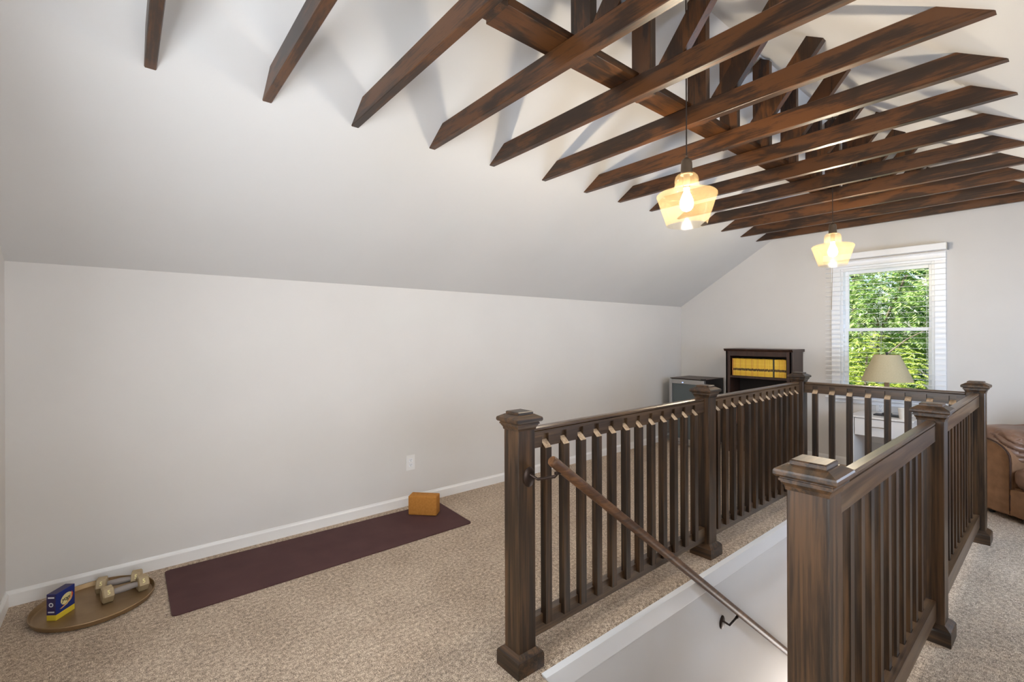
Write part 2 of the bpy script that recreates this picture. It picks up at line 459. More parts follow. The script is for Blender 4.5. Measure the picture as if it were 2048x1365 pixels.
window('added_near_window', .93, 1.73, .85, 2.1, N, 1, .12, 'near_fill')  # unseen window added behind the camera, its panes glow to light the room
# side windows added out of view in the right wall; glowing panes supply daylight
for nm, SX0, SX1, dm in (('added_side_window', SX0, SX1, 'side_fill'), ('added_near_side_window', VX0, VX1, 'near_side_fill')):
    o = obj(nm, boxm((SX0 - .08, KR, SZ1), (SX1 + .08, KR + .018, SZ1 + .08), .003), 'vinyl'); o['kind'] = 'structure'
    obj('side_casing', boxm((SX0 - .08, KR, SZ0 - .08), (SX0, KR + .018, SZ1), .003), 'vinyl', o)
    obj('side_casing', boxm((SX1, KR, SZ0 - .08), (SX1 + .08, KR + .018, SZ1), .003), 'vinyl', o)
    obj('lower_casing', boxm((SX0, KR, SZ0 - .08), (SX1, KR + .018, SZ0), .003), 'vinyl', o)
    bm = NB(); box(bm, (SX0, KR - .085, SZ0), (SX1, KR - .08, SZ1)); obj('window_pane', bm, dm, o)

# blind in front of the far window
bl = thing('window_blind', 'white open slat blind hanging over the far window', 'window blind', (G - .05, RY, WZ0))
def lb(lo, hi, bev=.002):   # world box -> local to blind
    bm = NB(); box(bm, (lo[0] - (G - .05), lo[1] - RY, lo[2] - WZ0), (hi[0] - (G - .05), hi[1] - RY, hi[2] - WZ0), bev); return bm
BY0, BY1 = .825, 1.825
obj('valance', lb((G - .105, BY0 - .01, 2.235), (G - .085, BY1 + .01, 2.30), .004), 'vinyl', bl)
bm = lb((G - .084, BY0, 2.245), (G - .022, BY1, 2.285)); obj('head_rail', bm, 'vinyl', bl)
bm = lb((G - .105, BY0 - .012, 2.235), (G - .02, BY0 - .009, 2.30), 0); obj('valance_return', bm, 'steel', bl)
bm = NB(); z = 2.215
while z > .765:
    for (a, b) in ((-.055 - .024, -.055 + .024),):
        t = R(3)
        vs = []
        zz = z - WZ0
        box(bm, (-.016, BY0 - RY, zz - .0013), (.013, BY1 - RY, zz + .0013))
    z -= .0515
obj('slats', bm, 'vinyl', bl)
obj('bottom_rail', lb((G - .08, BY0, .735), (G - .03, BY1, .752)), 'vinyl', bl)
bm = NB()
for yy in (BY0 + .14, RY, BY1 - .14):
    for dx in (-.03, .02): tube(bm, [(dx, yy - RY, 2.245 - WZ0), (dx, yy - RY, .745 - WZ0)], .0008, 4)
obj('ladder_cord', bm, 'vinyl', bl)
bm = NB(); tube(bm, [(-.055, BY1 - .085 - RY, 2.25 - WZ0), (-.062, BY1 - .075 - RY, 1.70 - WZ0)], .0025, 8); obj('tilt_wand', bm, 'nickel', bl)

# ------------------------------------------------------------------ roof trusses
TB, TD, TT = 2.542, .098, .042
ord_ = ['nearest the left edge of the photo', 'second from the left edge of the photo', 'third from the left edge of the photo', 'fourth from the left edge of the photo',
        'fifth from the left edge of the photo', 'sixth from the left, just in front of the larger pendant', 'seventh from the left, just behind the larger pendant cord',
        'eighth from the left edge of the photo', 'ninth from the left edge, two behind the near pendant', 'tenth from the left edge of the photo',
        'fourth from the far wall, beside the far pendant cord', 'third from the far wall', 'second from the far wall', 'closest to the far wall with the window']
yl = RY + (K - RY) - (TB - KH) / SL       # y where the left slope passes the tie bottom
def slope_y(z, left=True):
    y = K - (z - KH) / SL
    return y if left else 2 * RY - y
tie0 = None
for i in range(14):
    x = .075 + .4415 * i + [0, 0, -.015, .012, .018, .045, .05, .03, .04, .05, .05, .03, .04, 0][i]
    rt = thing('roof_truss', 'dark-stained timber roof truss, ' + ord_[i], 'roof truss', (x, RY, TB), 0, 'timber roof trusses')
    if tie0 is None:
        bm = NB()
        zt = TB + TD
        prism(bm, [(slope_y(TB) - RY + .003, 0), (slope_y(zt) - RY + .004, TD), (-(slope_y(zt) - RY + .004), TD), (-(slope_y(TB) - RY + .003), 0)], 0, 0, TT)
        bmesh.ops.bevel(bm, geom=[e for e in bm.edges if abs(e.verts[0].co.y - e.verts[1].co.y) > 1], offset=.003, segments=1, affect='EDGES')
        tie0 = obj('tie_beam', bm, 'trussY', rt)
        bm = NB(); ya, yb = 1.362 - RY, 1.258 - RY
        top = lambda y: RZ - TB - SL * abs(y) + .003
        prism(bm, [(yb, .015), (ya, .015), (ya, top(ya)), (0, top(0)), (yb, top(yb))], 0, TT + .001, TT * 2)
        web0 = obj('vertical_web', bm, 'trussZ', rt)
        bm = NB()
        d = Vector((-.264, .325)).normalized(); nrm = Vector((d.y, -d.x))   # up and towards -y
        c0 = Vector((1.150 - RY, TD)); w = .046
        # parallelogram cut by the tie top and the right slope
        def hit_top(p):   # z=TD
            t = (TD - p.y) / d.y; return p + d * t
        def hit_slope(p):  # z = RZ-TB + SL*y  for y<0
            t = (RZ - TB + .003 + SL * p.x - p.y) / (d.y - SL * d.x); return p + d * t
        L_, R_ = c0 - nrm * w, c0 + nrm * w
        prism(bm, [hit_top(L_), hit_slope(L_), hit_slope(R_), hit_top(R_)], 0, .002, TT - .002)
        dia0 = obj('diagonal_web', bm, 'trussD', rt)
    else:
        copy_of(tie0, rt); copy_of(web0, rt, (0, [0, 0, 0, 0, .02, 0, .045, .03, .03, .02, .02, .01, .01, 0][i], 0)); copy_of(dia0, rt)
o = obj('bracing_board', boxm((1.10, 1.343, TB + TD + .001), (5.86, 1.482, TB + TD + .037), .002), 'trussX')
tag(o, 'long stained board laid flat across the tops of the roof trusses', 'board')

# ------------------------------------------------------------------ pendant lamps
def pendant(x, y, label, first=None):
    p = thing('pendant_lamp', label, 'pendant lamp', (x, y, 1.985), 0, 'amber glass pendant lamps')
    if first:
        child_copies(first, p); return p
    bm = NB(); tube(bm, [(0, 0, .35), (0, 0, cz(y) - 1.985 - .015)], .0035, 8); obj('cord', bm, 'cord', p)
    bm = NB(); lathe(bm, [(.055, cz(y) - 1.985 - .03), (.06, cz(y) - 1.985)], 24); obj('ceiling_canopy', bm, 'socket', p)
    bm = NB(); lathe(bm, [(.031, .258), (.029, .262), (.027, .315), (.024, .332), (.012, .342), (.006, .346), (.006, .356)], 28); obj('lamp_socket', bm, 'socket', p, smooth=True)
    bm = NB()
    prof = [(.098, 0), (.112, .045), (.127, .09), (.140, .130), (.147, .148), (.147, .155), (.140, .163), (.120, .170), (.085, .178), (.062, .184), (.058, .19), (.058, .232), (.054, .248), (.044, .258), (.031, .262)]
    lathe(bm, prof, 48, cap=False)
    obj('lamp_shade', bm, 'amber', p, smooth=True)
    bm = NB(); lathe(bm, [(.005, .072), (.02, .078), (.03, .092), (.033, .11), (.03, .13), (.02, .155), (.013, .172), (.013, .2)], 14)
    obj('light_bulb', bm, 'bulb', p, smooth=True)
    bm = NB(); lathe(bm, [(.016, .19), (.016, .26)], 14); obj('bulb_cap', bm, 'nickel', p, smooth=True)
    return p
p1 = pendant(2.225, 1.285, 'larger-looking lit amber glass pendant hanging in the middle of the room')
pendant(4.44, 1.285, 'smaller-looking lit amber glass pendant hanging in front of the far window', p1)

# ------------------------------------------------------------------ railing
rl = thing('stair_railing', 'dark-stained wooden railing with newel posts and square balusters around the stairwell', 'railing', (2.94, 1.0, 0))
RO = Vector((2.94, 1.0, 0))
PH = .048
bm = NB(); box(bm, (-PH, -PH, .005), (PH, PH, 1.035), .003)
post0 = None
posts = {'FL': (1.325, 1.552), 'ML': (2.935, 1.568), 'LL': (4.555, 1.575), 'RR': (4.56, .468), 'MR': (2.952, .452), 'NR': (1.378, .443)}
for nm, (x, y) in posts.items():
    if post0 is None:
        post0 = obj('newel_post', bm, 'railZ', rl, (x - RO.x, y - RO.y, 0))
        bm = NB()
        lathe(bm, [(PH + .001, 1.020), (.050, 1.020), (.0515, 1.030), (.058, 1.040), (.058, 1.044), (.062, 1.044), (.062, 1.050), (.060, 1.051), (.060, 1.054), (.069, 1.056), (.072, 1.061), (.072, 1.069), (.070, 1.074), (.046, 1.087), (.042, 1.087), (.042, 1.096), (.039, 1.099)], square=True)
        cap0 = obj('post_cap', bm, 'railX', post0)
        bm = NB()
        lathe(bm, [(.073, 0), (.073, .056), (.070, .066), (.060, .076), (.0485, .084)], square=True)
        base0 = obj('post_base', bm, 'railY', post0)
    else:
        p = copy_of(post0, rl, (x - RO.x, y - RO.y, 0)); copy_of(cap0, p); copy_of(base0, p)

# baluster: local v (+y) is the side it stands proud on
bm = NB()
B2, G0 = .019, .006
prism(bm, [(G0, .145), (.039, .145), (.039, .926), (G0, .958)], 0, -B2, B2)
for f in bm.faces:
    if f.normal.z > .3 and f.calc_center_median().z > .9: f.material_index = 1
bal_me = bpy.data.meshes.new('baluster'); bm.to_mesh(bal_me); bm.free()
for m in ('railZ', 'endgrain'): bal_me.materials.append(M[m])
def rails(p0, p1, us, flip):
    """top and bottom rail from p0 to p1 with balusters at distances us; flip: balusters on the -normal side"""
    p0 = Vector((*p0, 0)); p1 = Vector((*p1, 0)); d = (p1 - p0); L = d.length; ang = math.atan2(d.y, d.x)
    s = -1 if flip else 1
    loc = p0 - RO
    grain = 'topraiX'.replace('raiX', 'railX')
    def build(z0, z1, g0, g1, capz):
        bm = NB()
        def b(u0, u1, v0, v1, za, zb, bev=0):
            va, vb = sorted((v0 * s, v1 * s)); box(bm, (u0, va, za), (u1, vb, zb), bev)
        b(0, L, -.019, .004, z0, z1 if capz is None else capz)
        segs = [0] + [q for u in us for q in (u - .020, u + .020)] + [L]
        for a, c in zip(segs[::2], segs[1::2]):
            if c > a: b(a, c, .004, .019, z0, z1 if capz is None else capz)
        for u in us:
            if capz is None: b(u - .020, u + .020, .004, .019, z0, g0)
            else: b(u - .020, u + .020, .004, .019, g1, capz)
        if capz is not None: b(0, L, -.0195, .0195, capz, z1, .006)
        return bm
    o = obj('top_rail', build(.928, 1.02, .928, .986, 1.0), grain, rl, loc, ang)
    o = obj('bottom_rail', build(.10, .186, .143, 0, None), grain, rl, loc, ang)
    for u in us:
        b = bpy.data.objects.new('baluster', bal_me); C.objects.link(b); b.parent = rl
        q = p0 + d.normalized() * u - RO
        b.location = q; b.rotation_euler[2] = ang + (math.pi if flip else 0)
def run_(a, b, xs, flip, axis=0):
    (ax, ay), (bx_, by_) = posts[a], posts[b]
    e = PH
    if axis == 0:
        t = lambda x: ay + (by_ - ay) * (x - ax) / (bx_ - ax)
        p0 = (ax + e, t(ax + e)); p1 = (bx_ - e, t(bx_ - e))
        rails(p0, p1, [x - p0[0] for x in xs], flip)
    else:
        p0 = (ax, ay - e); p1 = (bx_, by_ + e)
        rails(p0, p1, [p0[1] - y for y in xs], flip)
run_('FL', 'ML', [1.462 + .117 * i for i in range(12)], True)
run_('ML', 'LL', [3.04 + .1145 * i for i in range(13)], True)
run_('LL', 'RR', [1.445 - .1227 * i for i in range(8)], True, 1)
run_('MR', 'RR', [3.04 + .1145 * i for i in range(13)], False)
run_('NR', 'MR', [1.50 + .1145 * i for i in range(12)], False)

stair_fill_d = bpy.data.lights.new('stairwell_fill_light', 'AREA'); stair_fill_d.energy = 12.0; stair_fill_d.size = .9; stair_fill_d.color = (1, .96, .92)  # unseen area light added to brighten the stairwell wall, no fixture modelled
stair_fill = bpy.data.objects.new('stairwell_fill_light', stair_fill_d); C.objects.link(stair_fill); stair_fill.location = (4.3, .9, -1.9); stair_fill.rotation_euler = Vector((-.8, .1, .35)).to_track_quat('-Z', 'Y').to_euler()
# hand rail on its brackets
hr = thing('handrail', 'round wooden handrail on bronze brackets sloping down into the stairwell', 'handrail', (1.37, 1.46, .9))
sl = -.756
def hp(x): return Vector((x - 1.37, -.055 + (0), .905 - .9 + sl * (x - 1.374)))
bm = NB(); a = hp(1.374); b = hp(4.15); dd = (b - a).normalized()
path = [a, a + dd * .004, a + dd * .02] + [a + dd * t for t in (.5, 1, 1.5, 2, 2.5, 3)] + [b]
tube(bm, path, [.0185, .0215, .0225] + [.0225] * 7, 20)
obj('round_rail', bm, 'handrail', hr, smooth=True)
def bracket(px, wy, x_r):
    c = Vector((px - 1.37, wy - 1.46, 0)); rp = hp(x_r); c.z = rp.z - .052
    bm = NB()
    lathe(bm, [(.001, .0), (.031, .0), (.032, .003), (.027, .008), (.010, .011), (.001, .011)], 24, cap=False)
    xform(bm, Matrix.Rotation(R(90), 4, 'X')); xform(bm, Matrix.Scale(1.35, 4, (0, 0, 1))); xform(bm, Matrix.Translation(c))
    tube(bm, [c + Vector((0, -.005, .012)), c + Vector((.004, -.03, .004)), c + Vector((.010, -.045, -.002)), Vector((rp.x - .012, rp.y + .012, rp.z - .045)), Vector((rp.x, rp.y, rp.z - .022))], [.006, .006, .0065, .007, .009], 10)
    box(bm, (rp.x - .02, rp.y - .008, rp.z - .034), (rp.x + .02, rp.y + .008, rp.z - .022), .002)
    obj('rail_bracket', bm, 'bronze', hr, smooth=True)
bracket(1.336, posts['FL'][1] - PH, 1.415)
bracket(2.93, OY1, 3.03)

# ------------------------------------------------------------------ things on the left
def rounded(poly_c, r, seg=6):
    out = []
    n = len(poly_c)
    for i, p in enumerate(poly_c):
        p = Vector(p); a = (Vector(poly_c[i - 1]) - p).normalized(); b = (Vector(poly_c[(i + 1) % n]) - p).normalized()
        s, e = p + a * r, p + b * r
        for k in range(seg + 1):
            t = k / seg; out.append(tuple((1 - t) ** 2 * s + 2 * t * (1 - t) * p + t * t * e))
    return out
bm = NB(); prism(bm, rounded([(.197, 3.545), (.193, 2.945), (2.05, 2.962), (2.085, 3.52)], .03), 2, .001, .007)
tag(obj('yoga_mat', bm, 'mat'), 'long plum-coloured exercise mat on the carpet along the left wall', 'exercise mat')
bm = boxm((-.115, -.052, 0), (.115, .052, .150), .008, 3)
o = obj('yoga_block', bm, 'block', None, (1.864, 3.362, .0075), R(-47), smooth=True); tag(o, 'mustard foam block standing on the far end of the plum mat', 'foam block')

tr = (-.112, 3.352, .0)
bm = NB()
lathe(bm, [(.001, .001), (.232, .001), (.243, .005), (.251, .026), (.254, .027), (.256, .024), (.248, .002), (.001, .0)], 64, tr, cap=False)
bmesh.ops.remove_doubles(bm, verts=bm.verts[:], dist=.0015)
for v in bm.verts: v.co.z += .004
o = obj('round_tray', bm, 'brass', smooth=True); tag(o, 'round brass-coloured tray on the carpet in the left corner', 'tray')
# faint lettering worn on the tray
def text_mesh(txt, size, mat, name, extr=.0004, bold=0.0, shear=0, sx=1.0):
    cu = bpy.data.curves.new(name, 'FONT'); cu.body = txt; cu.size = size; cu.extrude = extr; cu.align_x = 'CENTER'; cu.align_y = 'CENTER'; cu.shear = shear; cu.offset = bold
    tmp = bpy.data.objects.new(name, cu); C.objects.link(tmp)
    dg = bpy.context.evaluated_depsgraph_get(); me = bpy.data.meshes.new_from_object(tmp.evaluated_get(dg))
    bpy.data.objects.remove(tmp); bpy.data.curves.remove(cu)
    o = bpy.data.objects.new(name, me); C.objects.link(o); me.materials.clear(); me.materials.append(M[mat]); o.scale = (sx, 1, 1)
    return o

# tea box: wide face runs from the near corner away to the right
tb = thing('tea_box', 'small blue and yellow cardboard box on the brass tray', 'box', (-.256, 3.275, .0055), math.atan2(.087, .065))
bw, bt, bh = .107, .046, .132
obj('lower_band', boxm((0, 0, 0), (bw, bt, .028), .001), 'ylcard', tb)
obj('carton', boxm((0, 0, .028), (bw, bt, bh), .001), 'navy', tb)
bm = NB(); box(bm, (-.0006, .002, .030), (0, bt - .002, bh - .002)); obj('side_panel', bm, 'navydk', tb)
bm = NB(); box(bm, (.002, .002, bh), (bw - .002, bt - .002, bh + .0005)); obj('top_panel', bm, 'navydk', tb)
def disc(bm, cx_, cz_, rx, rz_, y, tilt=0, th=.0006):
    pts = []
    for k in range(36):
        a = 2 * math.pi * k / 36; u, w_ = rx * math.cos(a), rz_ * math.sin(a)
        pts.append((cx_ + u * math.cos(tilt) - w_ * math.sin(tilt), cz_ + u * math.sin(tilt) + w_ * math.cos(tilt)))
    prism(bm, pts, 1, y - th, y)
bm = NB(); disc(bm, .06, .082, .034, .027, 0, .1); obj('oval_print', bm, 'cream', tb)
bm = NB(); prism(bm, [(.018, .048), (.06, .060), (.086, .085), (.088, .106), (.096, .09), (.092, .074), (.07, .058), (.04, .050)], 1, -.0010, -.0004); obj('swoosh_print', bm, 'redp', tb)
bm = NB(); prism(bm, [(.022, .046), (.06, .056), (.088, .082), (.09, .079), (.062, .052), (.03, .046)], 1, -.0013, -.0006); obj('swoosh_line', bm, 'cream', tb)
t = text_mesh('yogi', .028, 'blackp', 'lettering', .0003, .0004, .3); t.parent = tb; t.location = (.054, -.0010, .084); t.rotation_euler = (R(90), 0, 0)
for (a, b) in ((.112, .119), (.040, .047)):
    obj('side_print', boxm((-.0012, .008, a), (-.0004, bt - .008, b)), 'whitep', tb)
bm = NB(); bmesh.ops.create_circle(bm, segments=24, radius=.011, matrix=Matrix.Translation((-.0011, bt / 2, .08)) @ Matrix.Rotation(R(90), 4, 'Y'), cap_ends=True)
obj('side_seal', bm, 'whitep', tb)
bm = NB(); bmesh.ops.create_circle(bm, segments=24, radius=.006, matrix=Matrix.Translation((-.0014, bt / 2, .08)) @ Matrix.Rotation(R(90), 4, 'Y'), cap_ends=True); obj('side_mark', bm, 'navydk', tb)

def dumbbell(loc, rz, tilt, label):
    d = thing('dumbbell', label, 'dumbbell', loc, rz, 'small dumbbells'); d.rotation_euler = (0, tilt, rz)
    bm = NB(); tube(bm, [(-.05, 0, .031), (-.02, 0, .031), (.0, 0, .031), (.02, 0, .031), (.05, 0, .031)], [.011, .013, .014, .013, .011], 14)
    obj('handle', bm, 'dumbgrey', d, smooth=True)
    d.scale = (1.12, 1.25, 1.25)
    for s in (-1, 1):
        bm = NB(); rings = []
        for xx, rr_ in ((.047, .029), (.050, .0345), (.085, .0345), (.090, .029)):
            rings.append([bm.verts.new((s * xx, rr_ * math.cos(R(60 * k)), .031 + rr_ * math.sin(R(60 * k)))) for k in range(6)])
        for a, b in zip(rings, rings[1:]):
            for k in range(6): bm.faces.new([a[k], a[(k + 1) % 6], b[(k + 1) % 6], b[k]])
        bm.faces.new(rings[0]); bm.faces.new(rings[-1]); bmesh.ops.recalc_face_normals(bm, faces=bm.faces[:])
        h = obj('hex_head', bm, 'dumb', d)
        t = text_mesh('5', .024, 'cream', 'weight_number', .0003, .0006); t.parent = h; t.location = (s * .0675, -.0262, .0463); t.rotation_euler = (R(60), 0, 0)
    return d
d1 = dumbbell((.012, 3.352, .0075), R(12), 0, 'beige dumbbell lying nearer the camera on the brass tray')
d2 = dumbbell((-.012, 3.468, .0075), R(-8), 0, 'beige dumbbell lying behind the other one near the wall, on the brass tray')

def outlet(name, loc, rz, label):
    o = thing(name, label, 'electrical outlet', loc, rz)
    obj('cover_plate', boxm((-.040, -.006, -.063), (.040, 0, .063), .002), 'white', o)
    for zz in (-.02, .02):
        bm = NB(); box(bm, (-.017, -.008, zz - .015), (.017, -.005, zz + .015), .003); f = obj('receptacle', bm, 'vinyl', o)
        bm = NB(); box(bm, (-.008, -.0085, zz - .001), (-.0055, -.0075, zz + .009)); box(bm, (.0055, -.0085, zz - .001), (.008, -.0075, zz + .009)); box(bm, (-.0025, -.0085, zz - .010), (.0025, -.0075, zz - .005))
        obj('slots', bm, 'grey', f)
    return o
outlet('electrical_outlet', (1.88, K, .357), 0, 'white wall outlet above the baseboard near the foam block')
outlet('electrical_outlet', (G, 1.345, .655), R(-90), 'white wall outlet behind the table lamp under the far window')

# ------------------------------------------------------------------ bookcase and its contents
BX0, BX1, BYa, BYb, BH = 5.75, 6.095, 2.065, 2.805, 1.262
bc = thing('bookcase', 'dark espresso bookcase standing against the far wall', 'bookcase', (BX0, BYa, 0))
def L(lo, hi, bev=.002):
    return boxm(tuple(Vector(lo) - Vector((BX0, BYa, 0))), tuple(Vector(hi) - Vector((BX0, BYa, 0))), bev)
bm = L((BX0, BYa, 0), (BX1, BYa + .02, BH - .02)); box(bm, (0, .0, 0), (.022, .05, BH - .02), .001); obj('side_panel', bm, 'bookwood', bc)
bm = L((BX0, BYb - .02, 0), (BX1, BYb, BH - .02)); box(bm, (0, BYb - BYa - .05, 0), (.022, BYb - BYa, BH - .02), .001); obj('side_panel', bm, 'bookwood', bc)
obj('back_panel', L((BX1 - .012, BYa + .02, .06), (BX1, BYb - .02, BH - .02), 0), 'dark', bc)
bm = NB(); prism(bm, [(-.022, BH), (-.022, BH - .008), (-.008, BH - .022), (-.004, BH - .03), (BX1 - BX0, BH - .03), (BX1 - BX0, BH)], 1, -.018, BYb - BYa + .018)
obj('top_moulding', bm, 'bookwood', bc)
obj('top_apron', L((BX0, BYa + .05, 1.175), (BX0 + .02, BYb - .05, BH - .03)), 'bookwood', bc)
SH = [.935, .62, .35, .09]
for z in SH: obj('shelf', L((BX0 + .004, BYa + .02, z - .026), (BX1 - .012, BYb - .02, z)), 'bookwood', bc)
obj('plinth', L((BX0 + .002, BYa + .05, .035), (BX0 + .02, BYb - .05, .09)), 'bookwood', bc)
# yellow books on the top shelf
y = BYb - .058; k = 0
def book(name, w, h, dpt, x0, y0, z0, mat, band, lab, grp):
    bmm = NB(); box(bmm, (0, 0, 0), (dpt, w, h), .0012)
    o = obj(name, bmm, mat, None, (x0, y0, z0)); tag(o, lab, 'book', grp)
    if band:
        b = obj('spine_band', boxm((-.0006, .0005, h * band), (.0008, w - .0005, h * band + h * .13)), 'band', o)
    return o
n_tot = 44
o_first = book('book', .014, .208, .14, BX0 + .045, y - .012, SH[0] + .0005, 'orangebook', 0, 'orange spined book at the left end of the top shelf', None)
y -= .013
i = 0
while y > BYa + .075:
    w = random.choice([.0105, .012, .0125, .0135, .0115, .013])
    if y < BYa + .215 and k == 0:
        book('book', .018, .209, .14, BX0 + .045, y - .018, SH[0] + .0005, 'blackbook', 0, 'dark grey book among the yellow ones on the top shelf', None); y -= .0185; k = 1; continue
    b = book('book', w, .206 + random.uniform(-.002, .002), .14, BX0 + .045 + random.uniform(0, .003), y - w, SH[0] + .0005, random.choice(['yellow', 'yellow', 'yellow2']), .31 + random.uniform(-.015, .015), 'thin yellow spined volume in the row on the top shelf of the bookcase', 'yellow volumes on the top shelf')
    y -= w + .0014
tag(obj('storage_box', boxm((0, 0, 0), (.2, .165, .17), .004), 'copperbox', None, (BX0 + .05, BYb - .235, SH[1] - .0 - .27 + .0005 + 0), 0), 'salmon-coloured box on the middle shelf of the bookcase, behind the balusters', 'box')
for q in range(5):
    o = obj('magazine_stack_book', boxm((0, 0, 0), (.2, .15, .02 + .004 * (q % 2)), .002), 'yellow' if q % 2 == 0 else 'band', None, (BX0 + .05 + .004 * (q % 3), BYa + .19 + .004 * ((q * 2) % 3), SH[2] + .001 + q * .0265))
    o.name = 'flat_book'
    tag(o, ['lowest', 'second lowest', 'middle', 'second highest', 'topmost'][q] + ' of the books lying flat in a pile on the lower bookcase shelf', 'book', 'flat books on the lower shelf')

# ------------------------------------------------------------------ small fridge
fx, fy = 5.58, 3.0
fr = thing('beverage_fridge', 'small black drinks fridge with steel-framed glass door in the far left corner', 'fridge', (fx, fy, 0))
FW, FD, FH = .485, .50, .865
obj('cabinet', boxm((.045, 0, .03), (FD, FW, FH), .004), 'black', fr)
obj('fridge_top', boxm((.02, 0, FH - .004), (FD, FW, FH + .004), .002), 'bookwood', fr)
bm = NB(); s = .042
box(bm, (0, 0, .05), (.04, s, FH - .01), .003); box(bm, (0, FW - s, .05), (.04, FW, FH - .01), .003); box(bm, (0, s, FH - .01 - .055), (.04, FW - s, FH - .01), .003); box(bm, (0, s, .05), (.04, FW - s, .05 + s), .003)
dr = obj('door', bm, 'steel', fr)
obj('door_glass', boxm((.012, s, .05 + s), (.03, FW - s, FH - .065)), 'smoked', dr)
obj('blue_light', boxm((-.001, FW * .58, FH - .05), (.002, FW * .58 + .016, FH - .043)), 'led', dr)
obj('door_hinge', boxm((.0, .0, FH - .008), (.05, .045, FH + .012), .003), 'black', fr)
bm = NB()
for a, b in ((.06, .03), (.06, FW - .03), (FD - .05, .03), (FD - .05, FW - .03)): lathe(bm, [(.018, 0), (.018, .032)], 12, (a, b, 0))
obj('feet', bm, 'black', fr)
obj('kick_plate', boxm((.01, .01, .012), (.045, FW - .01, .046), .002), 'steel', fr)

# ------------------------------------------------------------------ white side table, lamp, mug
tx0, tx1, ty0, ty1, tz = 5.61, 6.07, 1.0, 1.485, .625
tbl = thing('side_table', 'white one-drawer side table under the far window', 'side table', (tx0, ty0, 0))
w, dp = ty1 - ty0, tx1 - tx0
obj('table_top', boxm((-.012, -.012, tz - .018), (dp, w + .012, tz), .003), 'tablewhite', tbl)
obj('side_panel', boxm((0, 0, 0), (dp - .01, .035, tz - .018), .002), 'tablewhite', tbl)
obj('side_panel', boxm((0, w - .035, 0), (dp - .01, w, tz - .018), .002), 'tablewhite', tbl)
obj('back_panel', boxm((dp - .024, .035, .3), (dp - .01, w - .035, tz - .018), .001), 'tablewhite', tbl)
dw = obj('drawer', boxm((.004, .039, tz - .19), (.38, w - .041, tz - .024), .002), 'tablewhite', tbl)
bm = NB(); yc = w / 2 + .01
tube(bm, [(-.018, yc - .07, tz - .095), (-.018, yc + .07, tz - .095)], .004, 8)
for q in (-.06, .06): tube(bm, [(-.018, yc + q, tz - .095), (.005, yc + q, tz - .095)], .004, 8)
obj('drawer_handle', bm, 'nickel', dw)

lm = thing('table_lamp', 'unlit table lamp with beige tapered shade on the white side table', 'table lamp', (5.79, 1.222, tz))
obj('lamp_base', boxm((-.05, -.10, 0), (.05, .10, .014), .003), 'lampbase', lm)
obj('base_riser', boxm((-.03, -.035, .014), (.03, .035, .03), .003), 'lampbase', lm)
obj('lamp_stem', boxm((-.018, -.018, .03), (.018, .018, .36), .003), 'stem', lm)
bm = NB(); rr = lathe(bm, [(.207, .345), (.102, .603)], 48, cap=False); rr = lathe(bm, [(.100, .603), (.205, .345)], 48, cap=False)
obj('lamp_shade', bm, 'shade', lm, smooth=True)
bm = NB(); lathe(bm, [(.009, .595), (.009, .612), (.013, .616), (.013, .624), (.006, .629)], 14); tube(bm, [(-.1, 0, .598), (0, 0, .598), (.1, 0, .598)], .002, 6); tube(bm, [(0, -.1, .598), (0, 0, .598), (0, .1, .598)], .002, 6); tube(bm, [(0, 0, .36), (0, 0, .6)], .004, 6)
obj('finial', bm, 'lampbase', lm, smooth=True)
mg = thing('mug', 'white mug on the side table beside the lamp base', 'mug', (5.70, 1.075, tz))
bm = NB(); lathe(bm, [(.001, .006), (.028, .006), (.033, .008), (.039, .05), (.043, .098), (.045, .1), (.047, .098), (.042, .05), (.035, .003), (.033, 0), (.001, 0)], 32, cap=False)
bmesh.ops.remove_doubles(bm, verts=bm.verts[:], dist=.0018)
obj('cup', bm, 'mug', mg, smooth=True)
bm = NB(); tube(bm, [Vector((0, -.040, .078)), Vector((0, -.062, .08)), Vector((0, -.074, .062)), Vector((0, -.070, .038)), Vector((0, -.038, .03))], .005, 10); obj('mug_handle', bm, 'mug', mg, smooth=True)

# ------------------------------------------------------------------ sofa in the far right corner
sd = Vector((-.587, -.81, 0)); sn = Vector((.81, -.587, 0))      # along the front / towards its back
so = Vector((5.345, .55, 0)) + sn * .0
sf = thing('sofa', 'brown leather and suede sofa at the right edge behind the railing', 'sofa', so, math.atan2(sd.y, sd.x))
# local x along the front (to the right), local y = left of it -> towards the camera or away?
sy = 1 if Vector((-sd.y, sd.x, 0)).dot(sn) > 0 else -1
def soft(bm, lo, hi, rad, seg=4, puff=.0, seed=0, cuts=6, crease=.0):
    lo = Vector(lo); hi = Vector(hi)
    fs = box(bm, lo, hi)
    bmesh.ops.subdivide_edges(bm, edges=bm.edges[:], cuts=cuts, use_grid_fill=True)
    c = (lo + hi) / 2; h = (hi - lo) / 2
    for v in bm.verts:
        p = v.co - c
        q = Vector([max(-h[i] + rad, min(h[i] - rad, p[i])) for i in range(3)])
        d = p - q
        if d.length > 1e-6: p = q + d.normalized() * rad
        u = Vector([p[i] / h[i] for i in range(3)])
        if puff:
            for i in range(3):
                j, k2 = (i + 1) % 3, (i + 2) % 3
                p[i] += puff * u[i] * (1 - u[j] ** 2) * (1 - u[k2] ** 2)
        if crease:
            p += u.normalized() * crease * noise.noise(Vector((p.x * 5 + seed, p.y * 5, p.z * 14)))
        v.co = c + p
def Yd(a, b): return (min(a * sy, b * sy), max(a * sy, b * sy))
def sbox(x0, x1, y0, y1, z0, z1, rad, puff, seed=0, cuts=8, crease=.004):
    ya, yb = Yd(y0, y1); bm = NB(); soft(bm, (x0, ya, z0), (x1, yb, z1), rad, 4, puff, seed, cuts, crease); return bm
SW = 1.1
